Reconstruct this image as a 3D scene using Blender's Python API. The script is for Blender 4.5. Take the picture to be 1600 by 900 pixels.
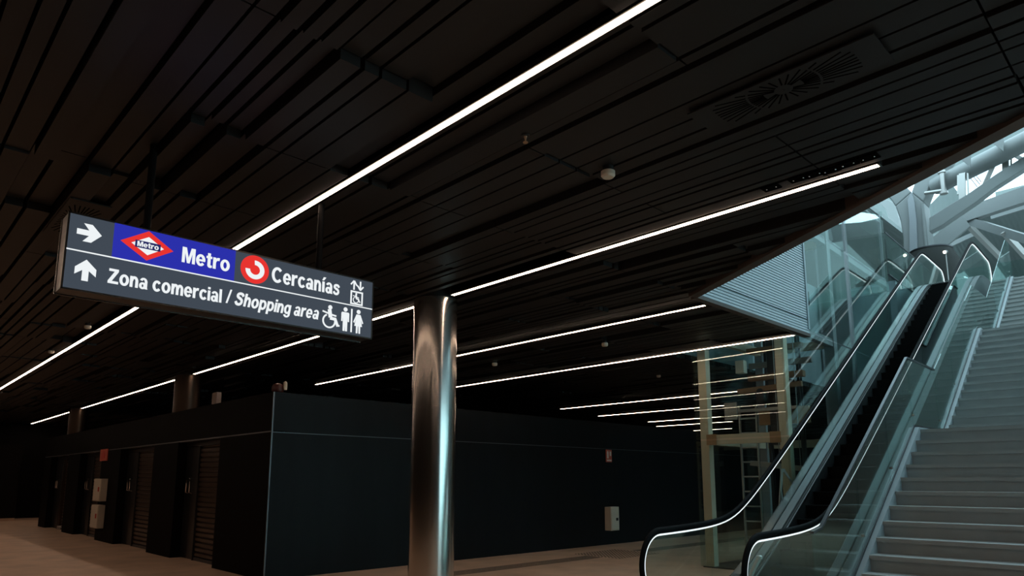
import bpy, bmesh, math, random
from mathutils import Vector, Matrix
import numpy as np

for o in list(bpy.data.objects):
    bpy.data.objects.remove(o)
SC = bpy.context.scene
COL = SC.collection
PI = math.pi
random.seed(7)

# ------------------------------------------------------------------ camera
F_PX, CX, CY, EYE = 1063.0, 800.0, 579.0, 1.6
PITCH, AZX = math.radians(9.16), math.radians(46.0)
_fw = np.array([math.cos(AZX), math.sin(AZX), 0.0])
_rt = np.array([math.sin(AZX), -math.cos(AZX), 0.0])
_up = np.array([0, 0, 1.0])
_F = _fw * math.cos(PITCH) + _up * math.sin(PITCH)
_U = _up * math.cos(PITCH) - _fw * math.sin(PITCH)
_C = np.array([0, 0, EYE])
cam_data = bpy.data.cameras.new('camera')
cam = bpy.data.objects.new('camera', cam_data)
COL.objects.link(cam)
cam.matrix_world = Matrix(((_rt[0], _U[0], -_F[0], 0), (_rt[1], _U[1], -_F[1], 0), (_rt[2], _U[2], -_F[2], EYE), (0, 0, 0, 1)))
cam_data.sensor_width = 36.0
cam_data.lens = F_PX / 1600 * 36.0
cam_data.shift_y = (CY - 450.0) / 1600.0
cam_data.clip_start = 0.05
cam_data.clip_end = 500
SC.camera = cam

# ------------------------------------------------------------------ world, view
w = bpy.data.worlds.new('daylight')
SC.world = w
w.use_nodes = True
bg = w.node_tree.nodes['Background']
bg.inputs[0].default_value = (0.60, 0.87, 1.0, 1)
bg.inputs[1].default_value = 3.6
SC.view_settings.view_transform = 'Standard'
SC.view_settings.look = 'None'
SC.view_settings.gamma = 1.0
SC.view_settings.use_curve_mapping = False
SC.view_settings.exposure = 0.0
SC.cycles.use_denoising = True
SC.cycles.max_bounces = 10
SC.cycles.transparent_max_bounces = 40
SC.cycles.sample_clamp_indirect = 4.0
STRIP = 17.0          # light-strip radiance

# ------------------------------------------------------------------ picture-to-place helpers (survey of the photograph)
def ray(x, y):
    return _F + _rt * (x - CX) / F_PX - _U * (y - CY) / F_PX
def on(x, y, n, d):
    r = ray(x, y); n = np.array(n, float)
    return _C + r * ((d - n @ _C) / (n @ r))
def onz(x, y, h): return on(x, y, (0, 0, 1), h)
def onx(x, y, d): return on(x, y, (1, 0, 0), d)
def ony(x, y, d): return on(x, y, (0, 1, 0), d)
AE = math.radians(2.3)                       # heading of the escalator and stairs
eE = np.array([math.cos(AE), math.sin(AE), 0]); eT = np.array([-math.sin(AE), math.cos(AE), 0])
def el(p): return (float(p @ eE), float(p @ eT), float(p[2]))
def pa(x, y, along): return el(on(x, y, eE, along))       # -> (along, lateral, z)
def pl(x, y, lat): return el(on(x, y, eT, lat))
def to_world(a, l, z): 
    p = eE * a + eT * l
    return (p[0], p[1], z)

# ------------------------------------------------------------------ materials
def mat(name, col, rough=0.5, metal=0.0, emit=None, es=0.0, spec=0.5, noise=None, bump=0.0, scale=8.0, stretch=(1, 1, 1), coat=0.0):
    m = bpy.data.materials.new(name); m.use_nodes = True
    nt = m.node_tree; b = nt.nodes['Principled BSDF']
    b.inputs['Base Color'].default_value = (*col, 1)
    b.inputs['Roughness'].default_value = rough
    b.inputs['Metallic'].default_value = metal
    b.inputs['Specular IOR Level'].default_value = spec
    b.inputs['Coat Weight'].default_value = coat
    if emit:
        b.inputs['Emission Color'].default_value = (*emit, 1)
        b.inputs['Emission Strength'].default_value = es
    if noise or bump:
        tc = nt.nodes.new('ShaderNodeTexCoord'); mp = nt.nodes.new('ShaderNodeMapping')
        mp.inputs['Scale'].default_value = stretch
        nz = nt.nodes.new('ShaderNodeTexNoise'); nz.inputs['Scale'].default_value = scale; nz.inputs['Detail'].default_value = 5
        nt.links.new(tc.outputs['Object'], mp.inputs['Vector']); nt.links.new(mp.outputs['Vector'], nz.inputs['Vector'])
        if noise:
            rp = nt.nodes.new('ShaderNodeValToRGB')
            rp.color_ramp.elements[0].position = 0.3; rp.color_ramp.elements[1].position = 0.7
            rp.color_ramp.elements[0].color = (*[c * (1 - noise) for c in col], 1)
            rp.color_ramp.elements[1].color = (*[min(1, c * (1 + noise)) for c in col], 1)
            nt.links.new(nz.outputs['Fac'], rp.inputs['Fac']); nt.links.new(rp.outputs['Color'], b.inputs['Base Color'])
        if bump:
            bp = nt.nodes.new('ShaderNodeBump'); bp.inputs['Strength'].default_value = bump; bp.inputs['Distance'].default_value = 0.02
            nt.links.new(nz.outputs['Fac'], bp.inputs['Height']); nt.links.new(bp.outputs['Normal'], b.inputs['Normal'])
    return m
def emitter(name, col, s):
    m = bpy.data.materials.new(name); m.use_nodes = True
    nt = m.node_tree; nt.nodes.clear()
    e = nt.nodes.new('ShaderNodeEmission'); e.inputs[0].default_value = (*col, 1); e.inputs[1].default_value = s
    o = nt.nodes.new('ShaderNodeOutputMaterial'); nt.links.new(e.outputs[0], o.inputs[0])
    return m
def glass(name, tint, refl=0.05):
    m = bpy.data.materials.new(name); m.use_nodes = True
    nt = m.node_tree; nt.nodes.clear()
    t = nt.nodes.new('ShaderNodeBsdfTransparent'); t.inputs[0].default_value = (*tint, 1)
    g = nt.nodes.new('ShaderNodeBsdfGlossy'); g.inputs['Roughness'].default_value = 0.0
    g.inputs['Color'].default_value = (0.9, 1, 0.98, 1)
    lw = nt.nodes.new('ShaderNodeLayerWeight'); lw.inputs['Blend'].default_value = 0.5
    p = nt.nodes.new('ShaderNodeMath'); p.operation = 'POWER'; p.inputs[1].default_value = 5.0
    ma = nt.nodes.new('ShaderNodeMath'); ma.operation = 'MULTIPLY_ADD'; ma.inputs[1].default_value = 1 - refl; ma.inputs[2].default_value = refl
    mx = nt.nodes.new('ShaderNodeMixShader'); o = nt.nodes.new('ShaderNodeOutputMaterial')
    nt.links.new(lw.outputs['Facing'], p.inputs[0]); nt.links.new(p.outputs[0], ma.inputs[0]); nt.links.new(ma.outputs[0], mx.inputs[0])
    nt.links.new(t.outputs[0], mx.inputs[1]); nt.links.new(g.outputs[0], mx.inputs[2]); nt.links.new(mx.outputs[0], o.inputs[0])
    return m
M = dict(
    floor=mat('beige stone floor', (0.63, 0.435, 0.315), 0.45, noise=0.16, scale=1.6, spec=0.35),
    ceil=mat('black metal plank', (0.0215, 0.0215, 0.0218), 0.45, spec=0.2),
    void=mat('ceiling void black', (0.004, 0.004, 0.004), 0.9, spec=0.0),
    wall=mat('black wall panel', (0.0078, 0.0104, 0.0124), 0.42, noise=0.12, scale=1.2, stretch=(3, 3, 0.4), spec=0.14),
    facade=mat('black facade panel', (0.0055, 0.0052, 0.0054), 0.6, spec=0.03),
    plain=mat('dark plaster', (0.010, 0.0095, 0.0095), 0.8, spec=0.05),
    seam=mat('grey metal seam', (0.16, 0.17, 0.18), 0.35, 0.6),
    shutter=mat('brown metal shutter slat', (0.07, 0.047, 0.034), 0.34, 0.5),
    door=mat('black door', (0.012, 0.012, 0.013), 0.3),
    steel=mat('polished steel column', (0.58, 0.55, 0.52), 0.195, 1.0),
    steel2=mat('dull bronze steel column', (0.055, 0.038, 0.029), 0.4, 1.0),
    satin=mat('satin stainless', (0.50, 0.51, 0.50), 0.3, 1.0),
    deck=mat('brushed deck metal', (0.105, 0.11, 0.115), 0.38, 0.85),
    satin2=mat('warm satin outer deck', (0.10, 0.095, 0.088), 0.24, 1.0),
    cladd=mat('dark side cladding', (0.045, 0.05, 0.05), 0.5),
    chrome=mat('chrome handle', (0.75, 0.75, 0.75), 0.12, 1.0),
    rubber=mat('black rubber', (0.006, 0.006, 0.0065), 0.6, spec=0.03),
    black=mat('black paint', (0.012, 0.012, 0.012), 0.45),
    step=mat('escalator step black', (0.004, 0.004, 0.004), 0.6, spec=0.05),
    stair=mat('pale grey stair stone', (0.34, 0.34, 0.33), 0.5, noise=0.06, scale=4),
    stringer=mat('light grey stringer', (0.29, 0.31, 0.325), 0.45),
    cream=mat('cream painted steel', (0.62, 0.53, 0.40), 0.45),
    primer=mat('orange primed plate', (0.40, 0.235, 0.13), 0.5),
    brown=mat('brown steel plate', (0.30, 0.16, 0.09), 0.5),
    galv=mat('galvanised steel', (0.42, 0.41, 0.39), 0.4, 0.7),
    darksteel=mat('dark steel', (0.07, 0.07, 0.075), 0.4, 0.6),
    whitebox=mat('off-white enamel', (0.62, 0.55, 0.45), 0.45),
    siren=mat('dark red lens', (0.05, 0.006, 0.005), 0.4),
    red=mat('red plastic', (0.55, 0.03, 0.02), 0.4),
    signred=mat('red sign face', (0.55, 0.10, 0.06), 0.5),
    pict=mat('pale pictogram', (0.75, 0.62, 0.55), 0.5),
    white=mat('white steelwork', (0.23, 0.245, 0.24), 0.5),
    roof=mat('grey roof deck', (0.19, 0.225, 0.215), 0.6),
    trim=mat('brown opening trim', (0.085, 0.066, 0.056), 0.5, spec=.2),
    ribbed=mat('pale ribbed cladding', (0.27, 0.335, 0.36), 0.45),
    drum=mat('dark grey cladding', (0.035, 0.036, 0.033), 0.6, spec=.1),
    upfloor=mat('upper floor stone', (0.42, 0.42, 0.41), 0.5),
    blueish=mat('blue grey tile', (0.06, 0.085, 0.10), 0.4),
    strip=emitter('light strip diffuser', (1.0, 0.72, 0.53), STRIP),
    led=emitter('handrail light line', (0.84, 0.95, 1.0), 1.25),
    bulb=emitter('spotlight lens', (1.0, 0.86, 0.66), 8.0),
    glass=glass('clear glass', (0.88, 0.96, 0.95), 0.032),
    lift_glass=glass('lift glass', (0.91, 0.955, 0.945), 0.045),
    s_slate=emitter('sign slate light', (0.052, 0.066, 0.086), 1.0),
    s_blue=emitter('sign blue light', (0.024, 0.030, 0.40), 1.0),
    s_red=emitter('sign red light', (0.80, 0.035, 0.030), 1.0),
    s_white=emitter('sign white light', (0.86, 0.90, 0.92), 1.0),
    s_navy=emitter('sign navy light', (0.018, 0.022, 0.12), 1.0),
    frame=mat('dark bronze sign frame', (0.05, 0.042, 0.037), 0.32, 0.8),
)
# ribbed cladding gets fine horizontal ribs, floor gets slab joints
def add_wave(m, scale, axis, strength, dist=0.03):
    nt = m.node_tree; b = nt.nodes['Principled BSDF']
    tc = nt.nodes.new('ShaderNodeTexCoord'); wv = nt.nodes.new('ShaderNodeTexWave')
    wv.wave_type = 'BANDS'; wv.bands_direction = axis; wv.inputs['Scale'].default_value = scale
    bp = nt.nodes.new('ShaderNodeBump'); bp.inputs['Strength'].default_value = strength; bp.inputs['Distance'].default_value = dist
    nt.links.new(tc.outputs['Object'], wv.inputs['Vector']); nt.links.new(wv.outputs['Fac'], bp.inputs['Height']); nt.links.new(bp.outputs['Normal'], b.inputs['Normal'])
add_wave(M['roof'], 1.6, 'Y', 0.25)

# ------------------------------------------------------------------ mesh helpers
class MB:
    def __init__(s): s.v = []; s.f = []
    def add(s, vs, fs):
        n = len(s.v); s.v += [tuple(map(float, p)) for p in vs]; s.f += [tuple(n + i for i in f) for f in fs]; return s
    def box(s, x0, x1, y0, y1, z0, z1):
        return s.add([(x0, y0, z0), (x1, y0, z0), (x1, y1, z0), (x0, y1, z0), (x0, y0, z1), (x1, y0, z1), (x1, y1, z1), (x0, y1, z1)],
                     [(0, 3, 2, 1), (4, 5, 6, 7), (0, 1, 5, 4), (1, 2, 6, 5), (2, 3, 7, 6), (3, 0, 4, 7)])
    def hexa(s, b, t):      # bottom four, top four corners
        return s.add(list(b) + list(t), [(0, 3, 2, 1), (4, 5, 6, 7), (0, 1, 5, 4), (1, 2, 6, 5), (2, 3, 7, 6), (3, 0, 4, 7)])
    def prism(s, poly, off):   # polygon points, extrusion vector
        n = len(poly); off = np.array(off, float)
        vs = [np.array(p, float) for p in poly]; vs2 = [p + off for p in vs]
        fs = [tuple(range(n))[::-1], tuple(range(n, 2 * n))] + [(i, (i + 1) % n, n + (i + 1) % n, n + i) for i in range(n)]
        return s.add(vs + vs2, fs)
    def bar(s, p, q, wd, ht, upv=(0, 0, 1)):      # square bar from p to q
        p = np.array(p, float); q = np.array(q, float); d = q - p; d /= np.linalg.norm(d)
        u = np.array(upv, float)
        if abs(d @ u) > 0.98: u = np.array((1.0, 0, 0))
        sd = np.cross(d, u); sd /= np.linalg.norm(sd); u = np.cross(sd, d)
        c = [(-1, -1), (1, -1), (1, 1), (-1, 1)]
        return s.hexa([p + sd * a * wd / 2 + u * b * ht / 2 for a, b in c], [q + sd * a * wd / 2 + u * b * ht / 2 for a, b in c])
    def tube(s, pts, r, seg=12, ry=None, upv=(0, 0, 1), cap=True):
        pts = [np.array(p, float) for p in pts]; n = len(pts); ry = ry or r; vs = []; fs = []
        for i, p in enumerate(pts):
            d = pts[min(i + 1, n - 1)] - pts[max(i - 1, 0)]; d /= np.linalg.norm(d)
            u = np.array(upv, float)
            if abs(d @ u) > 0.98: u = np.array((1.0, 0, 0))
            sd = np.cross(d, u); sd /= np.linalg.norm(sd); u = np.cross(sd, d)
            for k in range(seg):
                t = 2 * PI * k / seg
                vs.append(p + sd * r * math.cos(t) + u * ry * math.sin(t))
        for i in range(n - 1):
            for k in range(seg):
                a = i * seg + k; b = i * seg + (k + 1) % seg
                fs.append((a, b, b + seg, a + seg))
        if cap: fs += [tuple(range(seg))[::-1], tuple(range((n - 1) * seg, n * seg))]
        return s.add(vs, fs)
    def lathe(s, c, prof, seg=32, axis='z'):
        vs = []; fs = []; n = len(prof)
        for r, h in prof:
            for k in range(seg):
                t = 2 * PI * k / seg
                vs.append((c[0] + r * math.cos(t), c[1] + r * math.sin(t), c[2] + h))
        for i in range(n - 1):
            for k in range(seg):
                a = i * seg + k; b = i * seg + (k + 1) % seg
                fs.append((a, b, b + seg, a + seg))
        fs += [tuple(range(seg))[::-1], tuple(range((n - 1) * seg, n * seg))]
        return s.add(vs, fs)
    def plate(s, pts, t, y0):  # polygon (x,z) in a plane facing -y, thickness t forward
        return s.prism([(x, y0, z) for x, z in pts], (0, -t, 0))

BASE = {}
def thing(name, label, cat, base=(0, 0, 0), frame='W', group=None):
    o = bpy.data.objects.new(name, None); COL.objects.link(o); o.empty_display_size = 0.2
    o.location = base if frame == 'W' else to_world(*base)
    o.rotation_euler = (0, 0, 0 if frame == 'W' else AE)
    o['label'] = label; o['category'] = cat
    if group: o['group'] = group
    BASE[o.name] = base
    return o
def mesh(name, mb, m, base=(0, 0, 0), smooth=False, bevel=0):
    me = bpy.data.meshes.new(name)
    me.from_pydata([(x - base[0], y - base[1], z - base[2]) for x, y, z in mb.v], [], mb.f)
    bm = bmesh.new(); bm.from_mesh(me); bmesh.ops.recalc_face_normals(bm, faces=bm.faces)
    if bevel: bmesh.ops.bevel(bm, geom=[e for e in bm.edges if e.calc_face_angle(0) > 0.6], offset=bevel, segments=2, affect='EDGES', profile=0.5)
    bm.to_mesh(me); bm.free()
    me.materials.append(m)
    if smooth:
        me.polygons.foreach_set('use_smooth', [True] * len(me.polygons))
        try: me.set_sharp_from_angle(angle=math.radians(40))
        except Exception: pass
    return me
def part(name, mb, m, parent, label=None, smooth=False, bevel=0, root=None):
    r = parent
    while r.parent: r = r.parent
    base = BASE.get(r.name, (0, 0, 0))
    o = bpy.data.objects.new(name, mesh(name, mb, m, base, smooth, bevel)); COL.objects.link(o)
    o.parent = parent
    if label: o['label'] = label
    return o
def solid(name, mb, m, label=None, cat=None, frame='W', base=(0, 0, 0), group=None, kind=None, smooth=False, bevel=0):
    o = bpy.data.objects.new(name, mesh(name, mb, m, base, smooth, bevel)); COL.objects.link(o)
    o.location = base if frame == 'W' else to_world(*base)
    o.rotation_euler = (0, 0, 0 if frame == 'W' else AE)
    BASE[o.name] = base
    if label: o['label'] = label
    if cat: o['category'] = cat
    if group: o['group'] = group
    if kind: o['kind'] = kind
    return o
def struct(name, mb, m, parent=None, smooth=False, frame='W', base=(0, 0, 0)):
    if parent: return part(name, mb, m, parent, smooth=smooth)
    return solid(name, mb, m, kind='structure', smooth=smooth, frame=frame, base=base)

# ------------------------------------------------------------------ levels and plan
ZC, ZU = 4.0, 6.86                     # lower ceiling, upper floor
X0, X1, Y0, Y1 = -9.0, 36.0, -7.0, 36.0
V0, V1 = (7.79, 4.55), (5.49, 0.67)    # oblique edge of the opening in the ceiling
SL = (V0[0] - V1[0]) / (V0[1] - V1[1])
def edge_y(x): return V1[1] + (x - V1[0]) / SL
XO = V1[0] + SL * (-6.85 - V1[1])       # where the oblique edge meets y = -6.85
HOLE = [(XO, -6.85), V0, (11.35, 4.55), (11.35, 7.25), (19.5, 7.25), (19.5, 5.5), (22.4, 5.6), (22.4, -6.85)]

# ------------------------------------------------------------------ setting: floor, walls
struct('floor', MB().box(X0, X1, Y0, Y1, -0.2, 0), M['floor'])
wl = MB()
FX, RX = 5.03, 5.27                     # facade front and recess planes
piers = [(11.012, 13.2), (15.5, 17.1), (19.8, 21.6), (24.1, 25.6), (28.2, 29.3)]
for a, b in piers: wl.box(FX, RX + .02, a, b, 0, 2.40)
wl.box(RX, RX + 0.2, 11.012, 29.3, 0, 2.40)
wl.box(FX, RX + 0.2, 11.012, 29.3, 2.425, 3.08)
struct('wall_left', wl, M['facade'])
struct('trim_1', MB().box(FX + .006, RX, 11.0, 29.3, 2.40, 2.425), M['seam'])
wb = MB().box(FX + .01, X1, 11.0, 11.2, 0, 2.392).box(FX + .01, X1, 11.0, 11.2, 2.404, 3.08)
struct('wall_back', wb, M['wall'])
struct('trim_2', MB().box(FX + .02, X1, 11.004, 11.1, 2.392, 2.404), M['seam'])
struct('trim_3', MB().box(FX - .004, FX + .016, 10.992, 11.012, 0, 3.08), M['seam'])
struct('ceiling_shop', MB().box(RX + .2, X1, 11.2, 29.3, 3.0, 3.08), M['plain'])
struct('wall_far', MB().box(X0, X1, Y1, Y1 + .2, 0, 4.3).box(X0, FX, 34.0, Y1, 0, 3.0), M['plain'])
struct('baseboard_far', MB().box(X0, FX, 33.97, 34.0, 0, 0.1), M['floor'])
struct('wall_right', MB().box(X1, X1 + .2, Y0, Y1, 0, 4.3), M['plain'])
WX0, WX1 = 5.2, 20.8
struct('wall_near', MB().box(X0, WX0, Y0 - .2, Y0, 0, 4.3).box(WX1, X1, Y0 - .2, Y0, 0, 4.3), M['plain'])
wf = MB()
for i in range(5): wf.box(WX0 + i * (WX1 - WX0 - .08) / 4, WX0 + .08 + i * (WX1 - WX0 - .08) / 4, Y0 - .12, Y0 - .02, 0, 9.0)
wf.box(WX0, WX1, Y0 - .12, Y0 - .02, 0, .1).box(WX0, WX1, Y0 - .12, Y0 - .02, 3.95, 4.2).box(WX0, WX1, Y0 - .12, Y0 - .02, 8.8, 9.0)
win = struct('window_1', wf, M['darksteel'])
part('pane', MB().box(WX0, WX1, Y0 - .08, Y0 - .07, .1, 8.8), M['glass'], win)
struct('terrace', MB().box(X0, X1, Y0 - 12, Y0 - .2, -.2, -.02), M['upfloor'])
struct('wall_side', MB().box(X0 - .2, X0, Y0, Y1, 0, 4.3), M['plain'])

# ------------------------------------------------------------------ setting: plank ceiling with the opening
def holes_at(x):
    if x < XO or x >= 22.4: return None
    if x < V0[0]: return (-6.85, edge_y(x) + .22)
    if x < 11.35: return (-6.85, 4.70)
    if x < 19.5: return (-6.85, 7.25)
    return (-6.85, 5.65)
STRIPS_X = [-0.06]
s_ends = [((1018, 0), (60, 572)), ((1376, 258), (45, 667)), ((1110, 473), (497, 601)), ((1247, 519), (710, 607)),
          ((1103, 614), (885, 640)), ((1103, 634), (943, 651)), ((1100, 651.5), (1020, 660)), ((1100, 661), (1028, 666.5)), ((1101, 671.5), (1085, 673))]
SX = []
for p, q in s_ends:
    a, b = onz(*p, ZC), onz(*q, ZC)
    SX.append(((a[0] + b[0]) / 2, a[1], b[1]))
SX[1] = (5.45, SX[1][1], SX[1][2])
allx = sorted(STRIPS_X + [s[0] for s in SX])
pb = MB()
x = X0; rnd = random.Random(3); row = 0; grp = 0
levels = [4.0] * 7 + [4.015, 4.03, 4.05, 4.09]
def plank(xa, xb, ya, yb, z):
    # clip against the opening, with a slanted end along the oblique edge
    ha, hb = holes_at(xa + 1e-4), holes_at(xb - 1e-4)
    segs = [(ya, ya, yb, yb)]
    if ha or hb:
        ha = ha or (-6.85, -6.85); hb = hb or (-6.85, -6.85)
        out = []
        if ya < -6.85: out.append((ya, ya, min(yb, -6.85), min(yb, -6.85)))
        la, lb = max(ya, ha[1]), max(ya, hb[1])
        if yb > max(la, lb): out.append((la, lb, yb, yb))
        segs = out
    for a, b, c, d in segs:
        pb.hexa([(xa, a, z), (xb, b, z), (xb, d, z), (xa, c, z)], [(xa, a, z + .12), (xb, b, z + .12), (xb, d, z + .12), (xa, c, z + .12)])
while x < X1:
    nxt = [s for s in allx if s - .045 > x - 1e-6]
    wd = rnd.choice([0.11, 0.12, 0.13, 0.17, 0.20, 0.21])
    if nxt and x + wd > nxt[0] - .14:
        wd = max(0.05, nxt[0] - .04 - x)
        skip = nxt[0] + .04 - (x + wd)
    else: skip = 0
    gap = rnd.choice([.016, .022, .022, .04])
    if grp <= 0:
        grp = rnd.choice([2, 3, 4, 5])
        y = Y0 - 0.38 - rnd.choice([0, 1.33, 2.66]); yy = [y]
        while y < Y1:
            y += rnd.choice([1.33, 1.33, 2.66, 2.66]); yy.append(y)
        base_lv = [rnd.choice([0, 0, 0, .02, .035, .06]) for _ in yy]
    grp -= 1
    for k_, (a, b) in enumerate(zip(yy[:-1], yy[1:])):
        lv = 4.0 + (base_lv[k_] if rnd.random() < .75 else rnd.choice([0, 0, .05, .10]))
        if b <= Y0 or a >= Y1: continue
        plank(x + gap / 2, x + wd - gap / 2, max(a, Y0) + .006, min(b, Y1) - .006, lv)
    x += wd + skip; row += 1
struct('ceiling', pb, M['ceil'])
def holed(z, rect, hole):
    bm = bmesh.new()
    o = [bm.verts.new((px, py, z)) for px, py in rect]; h = [bm.verts.new((px, py, z)) for px, py in hole]
    es = [bm.edges.new((o[i], o[(i + 1) % len(o)])) for i in range(len(o))] + [bm.edges.new((h[i], h[(i + 1) % len(h)])) for i in range(len(h))]
    bmesh.ops.triangle_fill(bm, use_beauty=True, edges=es)
    mb = MB(); bm.verts.index_update()
    mb.add([v.co for v in bm.verts], [[v.index for v in f.verts] for f in bm.faces]); bm.free()
    return mb
big = [(X0, Y0), (X1, Y0), (X1, Y1), (X0, Y1)]
struct('ceiling_void', holed(4.26, big, HOLE), M['void'])
upr = [(X0, -7.1), (58, -7.1), (58, Y1), (X0, Y1)]
struct('floor_upper', holed(ZU, upr, HOLE), M['upfloor'])
# the vertical lining of the opening
n = len(HOLE)
for i in range(n):
    lin = MB()
    (ax, ay), (bx, by) = HOLE[i], HOLE[(i + 1) % n]
    if i in (1,): continue
    d = np.array((bx - ax, by - ay)); d /= np.linalg.norm(d); nr = np.array((d[1], -d[0])) * -0.06
    z0 = ZC + .1
    lin.hexa([(ax, ay, z0), (bx, by, z0), (bx + nr[0], by + nr[1], z0), (ax + nr[0], ay + nr[1], z0)],
             [(ax, ay, ZU), (bx, by, ZU), (bx + nr[0], by + nr[1], ZU), (ax + nr[0], ay + nr[1], ZU)])
    struct('wall_opening_%d' % i, lin, M['ribbed'])
# brown trim round the edge of the opening
tr = MB()
def trim_run(p, q, wv=0.13, z1=4.12):
    p = np.array(p); q = np.array(q); d = (q - p) / np.linalg.norm(q - p); nr = np.array((-d[1], d[0]))
    tr.hexa([(*p, 3.97), (*q, 3.97), (*(q + nr * wv), 3.97), (*(p + nr * wv), 3.97)], [(*p, z1), (*q, z1), (*(q + nr * wv), z1), (*(p + nr * wv), z1)])
trim_run((XO, -6.85), V0); trim_run(V0, (11.35, 4.55), .10, 4.02)
struct('trim_4', tr, M['trim'])
# ribbed cladding panel on the far side of the opening
rb = MB(); k = 0; z = 4.03
while z < ZU - .02:
    rb.add([(V0[0] + .04, 4.56, z), (11.33, 4.56, z), (11.33, 4.60, z), (V0[0] + .04, 4.60, z), (V0[0] + .04, 4.568, z + .04), (11.33, 4.568, z + .04), (11.33, 4.60, z + .04), (V0[0] + .04, 4.60, z + .04)],
           [(0, 3, 2, 1), (4, 5, 6, 7), (0, 1, 5, 4), (1, 2, 6, 5), (2, 3, 7, 6), (3, 0, 4, 7)])
    z += .045
rb.box(V0[0] + .04, 11.33, 4.60, 4.65, 4.03, ZU)
solid('cladding_panel', rb, M['ribbed'], 'pale teal ribbed cladding panel lining the far edge of the ceiling opening', 'panel')

# ------------------------------------------------------------------ light strips
def light_strip(x, y0, y1, label, group=None):
    t = thing('light_strip', label, 'light', (x, (y0 + y1) / 2, ZC), group=group)
    part('diffuser', MB().box(x - .022, x + .022, y0 + .01, y1 - .01, ZC - .008, ZC + .03), M['strip'], t)
    part('housing', MB().box(x - .034, x - .023, y0, y1, ZC - .004, ZC + .09).box(x + .023, x + .034, y0, y1, ZC - .004, ZC + .09).box(x - .034, x + .034, y0, y1, ZC + .035, ZC + .09), M['black'], t)
    for yy in (y0, y1): part('end_cap', MB().box(x - .034, x + .034, yy - .008, yy + .008, ZC - .008, ZC + .09), M['satin'], t)
    return t
COLY = []
for px, py in ((677, 468), (295, 587), (137, 640)):
    COLY.append(onz(px, py, ZC)[1])
XCOL = 5.45
x1 = SX[0][0]
light_strip(x1, -5.0, 33.5, 'long white light strip in the ceiling passing behind the hanging sign')
cuts = [SX[1][1]] + [v for c in COLY for v in (c - .36, c + .36)] + [35.4]
cl = ['light strip from the steel column toward the ceiling opening, ending short of its edge', 'light strip running from behind the steel column to behind the lower edge of the sign',
      'short light strip seen over the black shop front, between two ceiling columns', 'farthest short light strip over the left end of the black shop front']
for i in range(4): light_strip(XCOL, cuts[2 * i], cuts[2 * i + 1], cl[i], 'light strips along the row of columns')
light_strip(SX[2][0], max(SX[2][1], 4.73), SX[2][2], 'light strip ending just under the sharp corner of the ceiling opening')
light_strip(SX[3][0], 4.73, 15.4, 'light strip running to the top corner of the glass lift shaft')
lb = ['nearest of the short light strips above the black back wall left of the lift', 'second of the short light strips above the black back wall left of the lift',
      'third of the short light strips above the black back wall left of the lift', 'fourth of the short light strips above the black back wall left of the lift',
      'farthest tiny light strip above the black back wall left of the lift']
NEAR = [float(onx(px, 600, 1)[1] * 0 + (ray(px, 600)[1] / ray(px, 600)[0]) * SX[4 + k][0]) for k, px in enumerate((1152, 1150, 1124, 1142, 1141))]
NEAR = [max(n, 7.5) for n in NEAR]
for i in range(5):
    light_strip(SX[4 + i][0], NEAR[i], SX[4 + i][2], lb[i], 'light strips beyond the lift')
for i, xx in enumerate(STRIPS_X):
    light_strip(xx, -5.0, 33.5, 'light strip overhead behind the viewer, mirrored in the lift glass, parallel to the long one')

# ------------------------------------------------------------------ steel columns
def column(y, r, label, m='steel'):
    t = thing('steel_column', label, 'column', (XCOL, y, 0), group='steel columns in a row')
    part('shaft', MB().lathe((XCOL, y, 0), [(r, 0.12), (r, 3.985)], 64), M[m], t, smooth=True)
    part('base_ring', MB().lathe((XCOL, y, 0), [(r + .012, 0), (r + .012, .11), (r + .004, .118)], 64), M['satin'], t, smooth=True)
    part('collar', MB().lathe((XCOL, y, 0), [(r - .02, 3.985), (r - .02, 4.25)], 48), M['black'], t, smooth=True)
column(COLY[0], 0.29, 'polished round steel column standing in front of the black wall, right of the sign')
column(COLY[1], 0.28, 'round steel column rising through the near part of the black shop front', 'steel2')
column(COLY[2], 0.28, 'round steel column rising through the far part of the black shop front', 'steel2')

# ------------------------------------------------------------------ hanging sign
SXL, SW, SZ, SH, SY, SD = 0.87, 2.36, 2.845, 0.525, 5.15, 0.20
sign = thing('hanging_sign', 'illuminated slate and blue direction sign hanging from the ceiling on two rods', 'sign', (SXL + SW / 2, SY + SD / 2, SZ))
part('housing', MB().box(SXL, SXL + SW, SY + .012, SY + SD, SZ, SZ + SH), M['frame'], sign, bevel=.004)
fr = MB()
e = .008
fr.box(SXL - .004, SXL + SW + .004, SY - .002, SY + .012, SZ - .004, SZ + e).box(SXL - .004, SXL + SW + .004, SY - .002, SY + .012, SZ + SH - e, SZ + SH + .004)
fr.box(SXL - .004, SXL + e, SY - .002, SY + .012, SZ, SZ + SH).box(SXL + SW - e, SXL + SW + .004, SY - .002, SY + .012, SZ, SZ + SH)
part('frame', fr, M['frame'], sign)
part('frame', MB().box(SXL - .004, SXL + SW + .004, SY + SD - .012, SY + SD + .002, SZ - .006, SZ + .004).box(SXL - .006, SXL + .004, SY + SD - .012, SY + SD + .002, SZ, SZ + SH), M['satin2'], sign, 'thin pale rear edge of the frame')
part('face', MB().box(SXL + .004, SXL + SW - .004, SY, SY + .012, SZ + .004, SZ + SH - .004), M['s_slate'], sign)
def plate(pts, y=SY, t=.003):
    return MB().plate([(SXL + u, SZ + v) for u, v in pts], t, y)
def splate(name, pts, m, y=SY, t=.003, label=None):
    return part(name, plate(pts, y, t), M[m], sign, label)
VD = 0.270
splate('blue_panel', [(.272, VD), (1.113, VD), (1.113, SH - .006), (.272, SH - .006)], 's_blue')
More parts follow.
